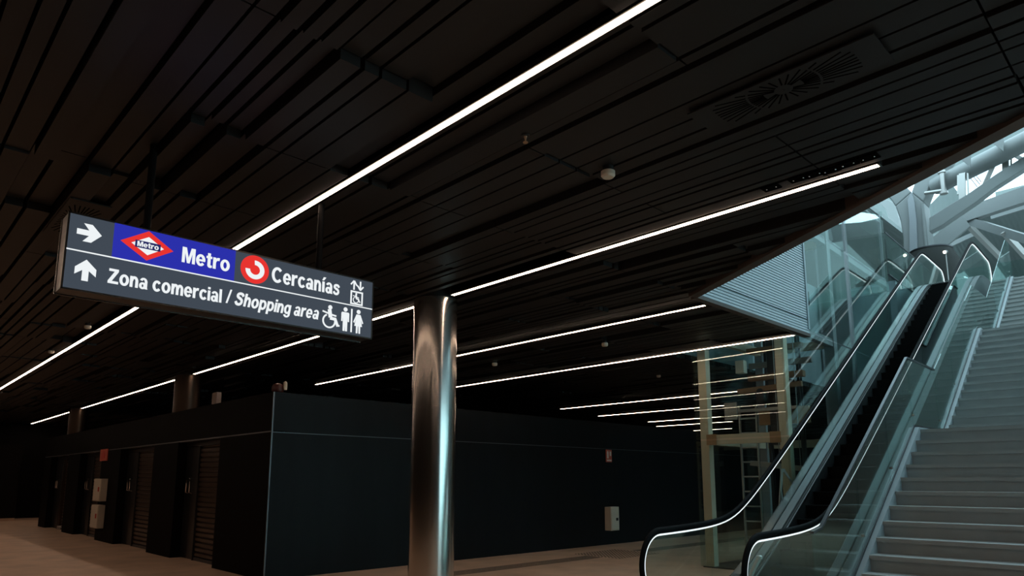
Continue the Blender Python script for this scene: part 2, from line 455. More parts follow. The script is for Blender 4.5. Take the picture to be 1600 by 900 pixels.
splate('divider_line', [(.006, VD - .004), (SW - .006, VD - .004), (SW - .006, VD + .004), (.006, VD + .004)], 's_white', SY, .005)
def arrow(cx, cy, ang, L=.147, Wd=.125, th=.038):
    # tip at +x; chevron head with square-cut ends and a shaft
    h = Wd / 2; a = L / 2
    pts = [(a, 0), (a - h * .95, h), (a - h * .95 - .05, h), (a - .075, th / 2), (-a, th / 2), (-a, -th / 2), (a - .075, -th / 2), (a - h * .95 - .05, -h), (a - h * .95, -h)]
    c, s = math.cos(ang), math.sin(ang)
    return [(cx + x * c - y * s, cy + x * s + y * c) for x, y in pts]
splate('arrow', arrow(.128, .404, 0), 's_white', label='white arrow pointing right')
splate('arrow', arrow(.127, .145, PI / 2), 's_white', label='white arrow pointing up')
splate('emblem_diamond', [(.316, .403), (.490, .296), (.661, .403), (.490, .513)], 's_red', SY - .003, label='red diamond emblem')
splate('emblem_inner', [(.384, .403), (.492, .335), (.596, .403), (.492, .469)], 's_white', SY - .006)
splate('emblem_bar', [(.407, .378), (.573, .378), (.573, .430), (.407, .430)], 's_navy', SY - .009)
def disc(u, v, r, n=40): return [(u + r * math.cos(2 * PI * i / n), v + r * math.sin(2 * PI * i / n)) for i in range(n)]
splate('emblem_disc', disc(1.272, .402, .114), 's_red', label='red round emblem')
ring = []
for i in range(33):
    t = math.radians(95 - 275 * i / 32); ring.append((1.272 + .076 * math.cos(t), .399 + .076 * math.sin(t)))
for i in range(33):
    t = math.radians(-180 + 275 * i / 32); ring.append((1.272 + .040 * math.cos(t), .399 + .040 * math.sin(t)))
rmb = MB()
for i in range(32):
    q = [ring[i], ring[i + 1], ring[64 - i], ring[65 - i]] if False else [ring[i], ring[i + 1], ring[65 - i - 1], ring[65 - i]]
    rmb.plate([(SXL + u, SZ + v) for u, v in q], .003, SY - .003)
part('emblem_arc', rmb, M['s_white'], sign)
def _ring(cx, cy, rx, ry, ix, iy, a0, a1, n=28):
    out = []
    for i in range(n):
        t0, t1 = math.radians(a0 + (a1 - a0) * i / n), math.radians(a0 + (a1 - a0) * (i + 1) / n)
        out.append([(cx + ix * math.cos(t0), cy + iy * math.sin(t0)), (cx + rx * math.cos(t0), cy + ry * math.sin(t0)), (cx + rx * math.cos(t1), cy + ry * math.sin(t1)), (cx + ix * math.cos(t1), cy + iy * math.sin(t1))])
    return out
def _rc(x0, x1, y0, y1): return [(x0, y0), (x1, y0), (x1, y1), (x0, y1)]
def _pen(pts, wd):
    P = []
    for i in range(len(pts) - 1):           # Catmull-Rom refinement of the pen path
        p0, p1, p2, p3 = (np.array(pts[max(i - 1, 0)]), np.array(pts[i]), np.array(pts[i + 1]), np.array(pts[min(i + 2, len(pts) - 1)]))
        for t in (0, .25, .5, .75): P.append(.5 * (2 * p1 + (p2 - p0) * t + (2 * p0 - 5 * p1 + 4 * p2 - p3) * t * t + (3 * p1 - p0 - 3 * p2 + p3) * t ** 3))
    P.append(np.array(pts[-1])); L = []; R = []
    for i in range(len(P)):
        d = P[min(i + 1, len(P) - 1)] - P[max(i - 1, 0)]; d = d / np.linalg.norm(d); nn = np.array((-d[1], d[0])) * wd / 2
        L.append(tuple(P[i] + nn)); R.append(tuple(P[i] - nn))
    return [[R[i], R[i + 1], L[i + 1], L[i]] for i in range(len(P) - 1)]
_s = [(.55, .55), (.47, .655), (.31, .69), (.15, .645), (.115, .54), (.20, .46), (.36, .395), (.47, .32), (.49, .20), (.42, .10), (.28, .06), (.12, .10), (.04, .22)]
_arch = lambda c: _ring(c, .42, .30, .345, .105, .165, 0, 180, 18)
G = {
    'M': ([[(0, 1), (.28, 1), (.475, .30), (.67, 1), (.95, 1), (.95, 0), (.76, 0), (.76, .76), (.56, 0), (.39, 0), (.19, .76), (.19, 0), (0, 0)]], .95),
    'e': (_ring(.34, .37, .34, .39, .145, .235, -4, 322) + [_rc(.10, .66, .30, .43)], .68),
    't': ([_rc(.10, .30, .10, .95), _rc(0, .42, .60, .75), [(.10, .16), (.14, .05), (.23, -.01), (.34, -.01), (.43, .02), (.42, .165), (.34, .15), (.30, .19)]], .43),
    'r': ([_rc(0, .20, 0, .75), [(.18, .30), (.18, .55), (.23, .68), (.32, .755), (.42, .77), (.49, .755), (.46, .57), (.38, .58), (.30, .56), (.23, .49), (.20, .40)]], .48),
    'o': (_ring(.36, .37, .36, .39, .155, .225, 0, 360, 36), .72),
    'C': (_ring(.48, .5, .48, .525, .265, .345, 42, 318, 34), .91),
    'c': (_ring(.35, .37, .35, .39, .15, .225, 38, 322), .65),
    'a': (_ring(.33, .49, .30, .28, .11, .15, 0, 158, 18) + _ring(.27, .215, .27, .235, .085, .105, 0, 360, 30) + [_rc(.44, .63, .06, .50), [(.44, .10), (.47, 0), (.67, 0), (.63, .10)]], .67),
    'n': ([_rc(0, .20, 0, .75), _rc(.435, .635, 0, .43)] + _arch(.335), .64),
    '\u00ed': ([_rc(.04, .24, 0, .75), [(.02, .83), (.16, 1.06), (.38, 1.06), (.17, .83)]], .27),
    'i': ([_rc(0, .20, 0, .75), _rc(0, .20, .84, 1.0)], .20),
    'l': ([_rc(0, .20, 0, 1.0)], .20),
    's': (_pen(_s, .165), .60),
    'Z': ([[(0, 0), (.78, 0), (.78, .17), (.28, .17), (.76, .84), (.76, 1), (.05, 1), (.05, .83), (.48, .83), (0, .16)]], .78),
    'm': ([_rc(0, .20, 0, .75), _rc(.40, .60, 0, .43), _rc(.80, 1.0, 0, .43)] + _ring(.32, .42, .28, .345, .085, .165, 0, 180, 18) + _ring(.72, .42, .28, .345, .085, .165, 0, 180, 18), 1.0),
    'S': (_pen([(p[0] * 1.28, p[1] * 1.34) for p in _s], .20), .78),
    'h': ([_rc(0, .20, 0, 1.0), _rc(.435, .635, 0, .43)] + _arch(.335), .64),
    'p': ([_rc(0, .20, -.27, .75)] + _ring(.35, .37, .35, .39, .155, .225, 0, 360, 36), .70),
    'g': ([_rc(.49, .68, -.04, .75)] + _ring(.34, .38, .34, .38, .145, .22, 0, 360, 36) + _ring(.35, -.03, .33, .25, .145, .11, 190, 362, 18), .69),
    '/': ([[(-.02, -.03), (.12, -.03), (.44, 1.03), (.30, 1.03)]], .42),
    ' ': ([], .22),
}
def lettering(txt, u0, u1, v0, cap, m, y, shear=0.0, name='lettering'):
    words = [[]]; x = 0
    for ch in txt:
        g, adv = G[ch]
        if ch == ' ': words.append([])
        words[-1] += [[(px + x + shear * py, py) for px, py in pp] for pp in g]; x += adv + .10
    xs = [p[0] for wd in words for pp in wd for p in pp]; a, b = min(xs), max(xs)
    dxs = (0,) if txt == '/' else (-.014, .014)
    a += dxs[0]; b += dxs[-1]
    for wd in words:                       # one part per word
        mb = MB()
        for pp in wd:
            for dx in dxs: mb.plate([(SXL + u0 + (p + dx - a) / (b - a) * (u1 - u0), SZ + v0 + q * cap) for p, q in pp], .002, y)
        part(name, mb, M[m], sign)
lettering('Metro', .724, 1.073, .340, .117, 's_white', SY - .003)
lettering('Metro', .420, .560, .386, .037, 's_white', SY - .0125)
lettering('Cercan\u00edas', 1.412, 2.025, .335, .124, 's_white', SY - .000)
lettering('Zona comercial', .262, 1.030, .087, .104, 's_white', SY - .000)
lettering('/', 1.062, 1.106, .096, .104, 's_white', SY - .000)
lettering('Shopping area', 1.129, 1.839, .090, .104, 's_white', SY - .000, shear=0.2)
# lift pictogram
def multi(name, polys, m, y=SY, t=.003, label=None):
    mb = MB()
    for pts in polys: mb.plate([(SXL + u, SZ + v) for u, v in pts], t, y)
    return part(name, mb, M[m], sign, label)
def rect(u0, u1, v0, v1): return [(u0, v0), (u1, v0), (u1, v1), (u0, v1)]
def stroke(p, q, wd):
    d = np.array(q) - np.array(p); d = d / np.linalg.norm(d); nrm = np.array((-d[1], d[0])) * wd / 2
    return [tuple(np.array(p) - nrm), tuple(np.array(q) - nrm), tuple(np.array(q) + nrm), tuple(np.array(p) + nrm)]
def arcs(u, v, r, wd, a0, a1, n=24):
    out = []
    for i in range(n):
        t0, t1 = math.radians(a0 + (a1 - a0) * i / n), math.radians(a0 + (a1 - a0) * (i + 1) / n)
        out.append([(u + (r - wd / 2) * math.cos(t0), v + (r - wd / 2) * math.sin(t0)), (u + (r - wd / 2) * math.cos(t1), v + (r - wd / 2) * math.sin(t1)),
                    (u + (r + wd / 2) * math.cos(t1), v + (r + wd / 2) * math.sin(t1)), (u + (r + wd / 2) * math.cos(t0), v + (r + wd / 2) * math.sin(t0))])
    return out
lu, lv = 2.194, .343
bx = [rect(lu - .062, lu + .062, lv + .048, lv + .062), rect(lu - .062, lu + .062, lv - .062, lv - .048), rect(lu - .062, lu - .048, lv - .06, lv + .06), rect(lu + .048, lu + .062, lv - .06, lv + .06)]
bx += [stroke((lu - .03, .415), (lu - .03, .485), .014), stroke((lu - .031, .496), (lu - .062, .458), .013), stroke((lu - .029, .496), (lu - .004, .458), .013),
       stroke((lu + .034, .500), (lu + .034, .430), .014), stroke((lu + .034, .420), (lu + .064, .456), .013), stroke((lu + .034, .420), (lu + .008, .456), .013), stroke((lu - .004, .462), (lu + .008, .452), .012)]
multi('lift_pictogram', bx, 's_white', label='white lift pictogram with arrows')
def wheelchair(u, v, s):
    pl_ = [disc(u - .002 * s, v + .090 * s, .019 * s, 20)]
    pl_ += [stroke((u - .008 * s, v + .072 * s), (u + .004 * s, v + .002 * s), .034 * s), stroke((u - .072 * s, v + .048 * s), (u - .012 * s, v + .034 * s), .013 * s),
            stroke((u + .0 * s, v + .03 * s), (u + .058 * s, v + .022 * s), .014 * s), stroke((u + .0 * s, v - .004 * s), (u + .052 * s, v - .006 * s), .026 * s),
            stroke((u + .046 * s, v + .002 * s), (u + .076 * s, v - .066 * s), .024 * s), stroke((u + .068 * s, v - .06 * s), (u + .092 * s, v - .058 * s), .014 * s)]
    pl_ += arcs(u - .008 * s, v - .03 * s, .056 * s, .014 * s, 115, 380)
    return pl_
multi('wheelchair_pictogram', wheelchair(1.944, .125, 1.0), 's_white')
multi('wheelchair_pictogram', wheelchair(lu - .004, lv - .004, .46), 's_white')
mu = 2.089
multi('man_pictogram', [disc(mu, .222, .019, 20), [(mu - .032, .197), (mu + .032, .197), (mu + .038, .188), (mu + .038, .115), (mu + .026, .115), (mu + .022, .175), (mu + .021, .03), (mu + .003, .03), (mu, .105), (mu - .003, .03), (mu - .021, .03), (mu - .022, .175), (mu - .026, .115), (mu - .038, .115), (mu - .038, .188)]], 's_white')
multi('divider_bar', [rect(2.144, 2.158, .030, .238)], 's_white')
wu = 2.219
multi('woman_pictogram', [disc(wu, .222, .019, 20), [(wu - .02, .197), (wu + .02, .197), (wu + .05, .125), (wu + .039, .118), (wu + .022, .168), (wu + .038, .092), (wu + .021, .092), (wu + .021, .028), (wu + .006, .028), (wu + .003, .092), (wu - .003, .092), (wu - .006, .028), (wu - .021, .028), (wu - .021, .092), (wu - .038, .092), (wu - .022, .168), (wu - .039, .118), (wu - .05, .125)]], 's_white')
for px in (0.50, 1.87):
    part('rod', MB().tube([(SXL + px, SY + .1, SZ + SH - .01), (SXL + px, SY + .1, 4.2)], .026, 16), M['rubber'], sign, smooth=True)
    part('flange', MB().lathe((SXL + px, SY + .1, SZ + SH), [(.05, 0), (.05, .012), (.03, .02)], 20), M['black'], sign, smooth=True)

# ------------------------------------------------------------------ escalator (along, lateral, z)
LL, LR, SLOPE = 4.275, 3.105, 0.567
ZB, ZT = 0.965, 7.80
AB, AT = 12.93 + (ZB - 3.335) / SLOPE, 12.93 + (ZT - 3.335) / SLOPE
def rail_z(a):
    def smooth(t, k): return (t + math.sqrt(t * t + k * k)) / 2
    return ZB + SLOPE * (smooth(a - AB, .55) - smooth(a - AT, .22))
AN0, AN1, NR = 6.90, 23.0, .33
def rail_path(lat, off=0.0, dz=0.0):
    pts = []
    zc = rail_z(AN0) - NR
    for i in range(0, 19):
        t = math.radians(260 - 170 * i / 18)
        pts.append((AN0 + (NR + off) * math.cos(t), lat, zc + (NR + off) * math.sin(t)))
    for i in range(1, 120):
        a = AN0 + (AN1 - AN0) * i / 120
        s = (rail_z(a + .05) - rail_z(a - .05)) / .1; L = math.hypot(1, s)
        pts.append((a - s / L * off, lat, rail_z(a) + off / L))
    zc = rail_z(AN1) - NR
    for i in range(0, 19):
        t = math.radians(90 - 170 * i / 18)
        pts.append((AN1 + (NR + off) * math.cos(t), lat, zc + (NR + off) * math.sin(t)))
    return pts
def deck_z(a): 
    k = .5
    def smooth(t): return (t + math.sqrt(t * t + k * k)) / 2
    zb, zt = .17, ZU + .15
    ab = 12.93 + (zb - (3.335 - .78)) / SLOPE; at = 12.93 + (zt - (3.335 - .78)) / SLOPE
    return zb + SLOPE * (smooth(a - ab) - smooth(a - at))
esc = thing('escalator', 'glass-sided escalator with black steps and black handrails rising beside the stairs', 'escalator', (AN0, 3.69, 0), 'E')
A0, A1 = 6.45, 23.4
aa = [A0 + (A1 - A0) * i / 90 for i in range(91)]
def ribbon(l0, l1, fz0, fz1, name, m, label=None, a0=A0, a1=A1):
    mb = MB(); s = [a for a in aa if a0 <= a <= a1]
    vs = []; 
    for a in s: vs += [(a, l0, fz0(a)), (a, l1, fz0(a)), (a, l1, fz1(a)), (a, l0, fz1(a))]
    fs = []
    for i in range(len(s) - 1):
        b = 4 * i
        for k in range(4): fs.append((b + k, b + (k + 1) % 4, b + 4 + (k + 1) % 4, b + 4 + k))
    n = len(vs); fs += [(0, 1, 2, 3), (n - 4, n - 1, n - 2, n - 3)]
    mb.add(vs, fs)
    return part(name, mb, M[m], esc, label)
IN = .125
for lat, sgn, side in ((LL, 1, 'left'), (LR, -1, 'right')):
    hr = part('handrail', MB().tube(rail_path(lat, .045), .040, 12, .026, upv=(0, 1, 0)), M['rubber'], esc, smooth=True)
    ll = part('light_line', MB().tube(rail_path(lat, .005), .016, 8, upv=(0, 1, 0)), M['led'], hr, 'thin pale light line under the handrail')
    # glass panels
    cuts_a = [AN0 - NR, 8.1] + [8.1 + (22.2 - 8.1) * i / 9 for i in range(1, 10)] + [AN1 + NR]
    for c0, c1 in zip(cuts_a[:-1], cuts_a[1:]):
        top = []; bot = []; N = 14
        for i in range(N + 1):
            a = c0 + (c1 - c0) * i / N + (.004 if i == 0 else -.004 if i == N else 0)
            z = rail_z(a)
            if a < AN0: z = rail_z(AN0) - NR + math.sqrt(max(0, NR * NR - (AN0 - a) ** 2))
            if a > AN1: z = rail_z(AN1) - NR + math.sqrt(max(0, NR * NR - (a - AN1) ** 2))
            top.append((a, lat - .006, z)); bot.append((a, lat - .006, deck_z(a) - .02))
        mb = MB()
        for i in range(N):
            q = [bot[i], bot[i + 1], top[i + 1], top[i]]
            n0 = len(mb.v)
            mb.v += q + [(p[0], p[1] + .012, p[2]) for p in q]
            mb.f += [(n0, n0 + 1, n0 + 2, n0 + 3), (n0 + 7, n0 + 6, n0 + 5, n0 + 4), (n0 + 3, n0 + 2, n0 + 6, n0 + 7), (n0, n0 + 4, n0 + 5, n0 + 1)]
            if i == 0: mb.f.append((n0, n0 + 3, n0 + 7, n0 + 4))
            if i == N - 1: mb.f.append((n0 + 1, n0 + 5, n0 + 6, n0 + 2))
        part('glass_panel', mb, M['glass'], esc)
    i0, i1 = sorted((lat - sgn * .012, lat - sgn * IN)); o0, o1 = sorted((lat + sgn * .012, lat + sgn * .13))
    ribbon(i0, i1, lambda a: deck_z(a) - .03, deck_z, 'inner_deck', 'deck')
    s0, s1 = sorted((lat - sgn * IN, lat - sgn * (IN + .02)))
    ribbon(s0, s1, lambda a: deck_z(a) - .32, lambda a: deck_z(a) - .035, 'skirt_panel', 'black')
    ribbon(*sorted((lat - sgn * (IN - .002), lat - sgn * (IN + .028))), lambda a: deck_z(a) - .10, lambda a: deck_z(a) - .075, 'skirt_brush', 'satin', 'thin pale brush line along the skirt')
    ribbon(o0, o1, lambda a: deck_z(a) - .04, deck_z, 'outer_deck', 'satin2' if sgn > 0 else 'cladd')
    c0, c1 = sorted((lat + sgn * .115, lat + sgn * .13))
    ribbon(c0, c1, lambda a: max(0.0, deck_z(a) - 1.05), lambda a: deck_z(a) - .045, 'side_cladding', 'cladd')
ribbon(LR - .14, LL + .14, lambda a: max(.005, deck_z(a) - 1.06), lambda a: max(.02, deck_z(a) - 1.02), 'soffit', 'darksteel')
SI0, SI1 = LR + IN + .02, LL - IN - .02
stm = MB()
stm.box(-.02, .353, SI0 + .006, SI1 - .006, -.03, -.008)
for i in range(22):
    l = SI0 + .012 + (SI1 - SI0 - .03) * i / 21
    stm.box(-.018, .35, l, l + .02, -.008, 0)
stm.box(-.02, .0, SI0 + .006, SI1 - .006, -.21, -.03)
step_me = None
nst = int((AT - AB) / .353) + 2
for i in range(nst):
    a = AB + .05 + i * .353
    zt = min(max(.02 + .2 * i, .02), ZU)
    if step_me is None:
        step_me = mesh('step', MB().add(stm.v, stm.f), M['step'], (0, 3.69, 0))
    o = bpy.data.objects.new('step', step_me); COL.objects.link(o); o.parent = esc; o.location = (a - AN0, 0, zt)
for a0, a1, z in ((6.5, AB + .05, 0), (AT + .1, 23.6, ZU)):
    part('landing_plate', MB().box(a0, a1, SI0, SI1, z + .002, z + .02), M['darksteel'], esc)
    cb = a1 if z == 0 else a0
    comb = MB()
    for i in range(20):
        l = SI0 + .02 + (SI1 - SI0 - .06) * i / 19
        comb.box(cb - .12, cb + .12, l, l + .018, z + .02, z + .03)
    part('comb', comb, M['satin'], esc)
# guard frame and post by the lower landing
p0, p1, p2 = pl(1206, 810, LL + .3), pl(1212, 735, LL + .3), pl(1240, 772, LL + .3)
gf = MB().bar((p0[0], LL + .2, max(.3, p0[2] - .1)), (p1[0], LL + .2, p1[2]), .012, .07).bar((p1[0] - .03, LL + .2, p1[2]), (p1[0] + .12, LL + .2, p1[2]), .012, .05).bar((p1[0] + .08, LL + .2, p1[2]), (p2[0], LL + .2, p2[2]), .012, .05)
part('guard_frame', gf, M['galv'], esc, 'grey angled anti-climb guard frame')
q0, q1 = pl(1217, 863, LL - .12), pl(1240, 905, LL - .12)
bp_ = part('barrier_post', MB().tube([(7.65, 3.45, .74), (7.28, 3.70, .02)], .028, 14), M['galv'], esc, 'slanting grey metal tube at the lower landing', smooth=True)
part('cap', MB().lathe((7.65, 3.45, .725), [(.033, 0), (.033, .03), (.02, .04)], 14), M['satin'], bp_, smooth=True)

# ------------------------------------------------------------------ staircase
LS0, LS1 = -1.2, 2.40                  # step width
RIS, RUN, NST = ZU / 42, .289, 14
starts = [6.86, 12.36, 17.85]
stairs = thing('staircase', 'broad pale stone staircase of three flights climbing beside the escalator', 'stairs', (6.86, .6, 0), 'E')
def nose_z(a):
    z = 0
    for k, s in enumerate(starts):
        zz = k * NST * RIS
        if a >= s - RUN: z = zz + min(max((a - s) / RUN + 1, 0), NST) * RIS
    return z
for k, s in enumerate(starts):
    for i in range(NST):
        a = s + i * RUN; z = (k * NST + i + 1) * RIS
        last = i == NST - 1
        depth = RUN if not last else ((starts[k + 1] - a) if k < 2 else .5)
        part('step', MB().box(a, a + .03, LS0, LS1, z - RIS - .02, z - .045).box(a - .025, a + depth + .03, LS0, LS1, z - .045, z), M['stair'], stairs)
def guard(lat, side):
    st = MB(); seals = MB()
    ctl = []
    for k, s in enumerate(starts):
        zb = k * NST * RIS
        ctl += [(s - RUN * .5, zb + .05), (s + (NST - 1) * RUN - .06, zb + NST * RIS + .03)]
    ctl = [(6.55, .04)] + ctl + [(22.0, ZU + .03)]
    for (a, z), (b, y) in zip(ctl[:-1], ctl[1:]):
        st.prism([(a, lat - .05, max(z - .42, 0)), (b, lat - .05, max(y - .42, 0)), (b, lat - .05, y), (a, lat - .05, z)], (0, .055, 0))
        seals.prism([(a, lat + .005, z), (b, lat + .005, y), (b, lat + .005, y + .035), (a, lat + .005, z + .035)], (0, .03, 0))
    part('stringer', st, M['stringer'], stairs)
    part('glass_channel', seals, M['black'], stairs, 'black channel holding the glass')
    # guard glass: inclined, then level above each landing
    prof = [(6.62, 1.12), (6.85, 1.15), (10.50, 3.28), (12.05, 3.29), (15.95, 5.47), (17.55, 5.53), (21.4, ZU + 1.0), (22.0, ZU + 1.02)]
    def top(a):
        for (p, q), (r, t) in zip(prof[:-1], prof[1:]):
            if p <= a <= r: return q + (t - q) * (a - p) / (r - p)
        return prof[-1][1]
    def low(a):
        for (p, q), (r, t) in zip(ctl[:-1], ctl[1:]):
            if p <= a <= r: return q + (t - q) * (a - p) / (r - p) + .035
        return ctl[-1][1]
    cuts_g = [6.62, 8.0, 9.25, 10.50, 12.05, 13.35, 14.65, 15.95, 17.55, 18.8, 20.1, 21.4, 22.0]
    for c0, c1 in zip(cuts_g[:-1], cuts_g[1:]):
        a, b = c0 + .006, c1 - .006
        inner = sorted([q for q in [c[0] for c in ctl] + [p[0] for p in prof] if a < q < b])
        xs = [a] + inner + [b]; mb = MB()
        for u, v in zip(xs[:-1], xs[1:]):
            mb.prism([(u, lat + .012, low(u)), (v, lat + .012, low(v)), (v, lat + .012, top(v)), (u, lat + .012, top(u))], (0, .012, 0))
        part('guard_glass', mb, M['glass'], stairs)
        for cc in (a + .05,):
            zz = low(cc) + .12
            part('glass_clamp', MB().box(cc - .02, cc + .02, lat - .002, lat + .03, zz, zz + .03), M['satin'], stairs)
    cap = MB()
    for (p, q), (r, t) in zip(prof[:3], prof[1:4]):
        cap.bar((p, lat + .018, q), (r, lat + .018, t), .034, .022)
    part('guard_cap', cap, M['deck'], stairs, 'brushed metal capping on the lowest guard glass')
guard(2.45, 1)
guard(-1.22, -1)

# ------------------------------------------------------------------ glass lift shaft
lift = thing('lift_shaft', 'glass lift shaft with cream steel frame standing left of the escalator', 'elevator', (13.4, 5.6, 0), 'E')
LH = 9.2
PIL = [(12.08, 6.36, .17), (12.08, 4.83, .17), (14.70, 4.83, .20), (14.70, 6.36, .17), (15.75, 4.85, .30), (19.0, 4.80, .06), (19.0, 6.36, .17)]
for a, l, s in PIL:
    pm = part('pillar', MB().box(a - s / 2, a + s / 2, l - s / 2, l + s / 2, 0, LH if a < 15 else 8.5), M['cream'] if a < 13 else M['stringer'], lift, bevel=.006)
    part('base_plate', MB().box(a - s / 2 - .04, a + s / 2 + .04, l - s / 2 - .03, l + s / 2 + .03, 0, .015), M['darksteel'], lift) if a < 15 else None
def beam(p, q, h=.18, wd=.12, m='cream'): return part('beam', MB().bar(p, q, wd, h), M[m], lift)
for z in (2.36, 4.42, 6.62, 8.9):
    if z < 4.3 or z > 4.5: beam((12.08, 6.30, z), (12.08, 4.90, z))
    if z > 3: beam((12.08, 4.81, z), (14.7, 4.81, z), .16, .12, 'stringer')
    beam((12.08, 6.36, z), (14.7, 6.36, z), .16)
    beam((14.7, 6.30, z), (14.7, 4.9, z), .16)
beam((14.7, 4.80, 6.62), (19.0, 4.80, 6.62), .2, .1, 'stringer')
beam((14.7, 4.80, 8.3), (19.0, 4.80, 8.3), .05, .04, 'stringer')
for l in (6.22, 4.99):
    part('corner_plate', MB().box(11.985, 12.0, l - .1, l + .1, 2.26, 2.46), M['primer'], lift, 'orange primed corner plate')
# front glazing, set slightly askew before the frame
fa0, fa1 = 11.80, 11.93
for z0, z1 in ((.02, 2.34), (2.37, 4.05), (4.07, 6.6), (6.63, LH)):
    part('glass_panel', MB().hexa([(fa0, 4.70, z0), (fa1, 6.52, z0), (fa1 + .012, 6.52, z0), (fa0 + .012, 4.70, z0)], [(fa0, 4.70, z1), (fa1, 6.52, z1), (fa1 + .012, 6.52, z1), (fa0 + .012, 4.70, z1)]), M['lift_glass'], lift)
for b0, b1 in ((fa0 + .02, 14.68), (14.70, 15.74), (15.76, 18.98)):
    for z0, z1 in ((.02, 2.34), (2.37, 4.40), (4.43, 6.6), (6.63, 8.3)):
        part('glass_panel', MB().box(b0, b1, 4.70, 4.712, z0, z1), M['lift_glass'], lift)
for z0, z1 in ((.02, 2.34), (2.37, 4.40), (4.43, 6.6), (6.63, 8.6)):
    part('glass_panel', MB().box(fa1 + .02, 14.68, 6.508, 6.52, z0, z1), M['lift_glass'], lift)
    part('glass_panel', MB().box(19.03, 19.042, 4.72, 6.5, z0, z1), M['lift_glass'], lift)
# ladder
lad = part('ladder', MB().bar((13.2, 6.20, .05), (13.2, 6.20, 3.1), .03, .05).bar((13.2, 5.85, .05), (13.2, 5.85, 3.1), .03, .05), M['galv'], lift)
for i in range(10):
    part('rung', MB().tube([(13.2, 6.20, .22 + .29 * i), (13.2, 5.85, .22 + .29 * i)], .016, 10), M['galv'], lad, smooth=True)
for l in (5.95, 5.62, 5.28):
    part('guide_rail', MB().box(14.0, 14.06, l - .02, l + .02, 0, 8.8).box(14.06, 14.08, l - .05, l + .05, 0, 8.8), M['darksteel'], lift)
part('mast', MB().box(13.5, 13.75, 5.52, 5.70, 2.3, 4.6), M['darksteel'], lift)
part('crosshead', MB().box(13.45, 13.6, 4.98, 6.1, 3.62, 3.74).box(13.45, 13.6, 4.98, 6.1, 4.2, 4.3), M['brown'], lift, 'brown steel crosshead beam')
part('counterweight_plate', MB().box(13.7, 13.78, 5.0, 6.02, 2.72, 3.06), M['primer'], lift, 'orange-brown plate behind the glass')
part('control_box', MB().box(12.9, 13.05, 5.92, 6.1, 3.72, 3.98), M['whitebox'], lift, 'small pale box on the frame', bevel=.008)
part('panel', MB().box(12.7, 12.74, 6.02, 6.28, 2.78, 3.12), M['galv'], lift)
part('motor', MB().lathe((13.35, 5.78, 3.1), [(.07, 0), (.11, .05), (.11, .3), (.05, .38)], 20), M['darksteel'], lift, smooth=True)
part('pulley', MB().tube([(13.3, 5.36, 3.0), (13.42, 5.36, 3.0)], .15, 24), M['darksteel'], lift, smooth=True)
for l in (5.40, 5.34, 5.50, 5.10):
    part('cable', MB().tube([(13.36, l, .3), (13.36, l, 8.5)], .008, 6), M['galv'], lift)
part('pit_beam', MB().bar((13.6, 4.95, 1.8), (13.6, 6.2, 1.95), .08, .1).bar((14.3, 4.95, .6), (14.3, 6.2, .6), .08, .12), M['galv'], lift)
part('cross_member', MB().bar((13.3, 4.95, 3.45), (13.3, 6.25, 3.4), .08, .10), M['brown'], lift, 'brown cross member')
part('cross_member', MB().bar((13.9, 4.95, 4.0), (13.9, 6.25, 4.0), .08, .12), M['galv'], lift)
part('cross_member', MB().bar((13.1, 5.0, 2.98), (13.1, 6.2, 2.98), .06, .06), M['galv'], lift)
part('cab_underside', MB().box(12.7, 14.3, 5.05, 6.1, 5.2, 5.5).box(12.9, 13.0, 5.05, 6.1, 5.0, 5.2).box(13.9, 14.0, 5.05, 6.1, 5.0, 5.2), M['darksteel'], lift)
part('buffer', MB().lathe((13.4, 5.3, .02), [(.09, 0), (.09, .5), (.05, .52), (.05, .9), (.1, .92), (.1, .98)], 18), M['darksteel'], lift, smooth=True)
part('cable_tray', MB().box(13.0, 13.03, 5.15, 5.25, .3, 4.6), M['galv'], lift)
cab = part('cab', MB().box(12.5, 14.2, 5.0, 6.1, 6.75, 6.95).box(12.5, 14.2, 5.0, 6.1, 8.75, 8.9).box(14.0, 14.2, 5.0, 6.1, 6.95, 8.75).box(12.5, 12.6, 5.0, 6.1, 6.95, 8.75), M['galv'], lift)
part('sill_plate', MB().box(11.95, 14.8, 4.74, 6.48, 0, .02), M['darksteel'], lift)

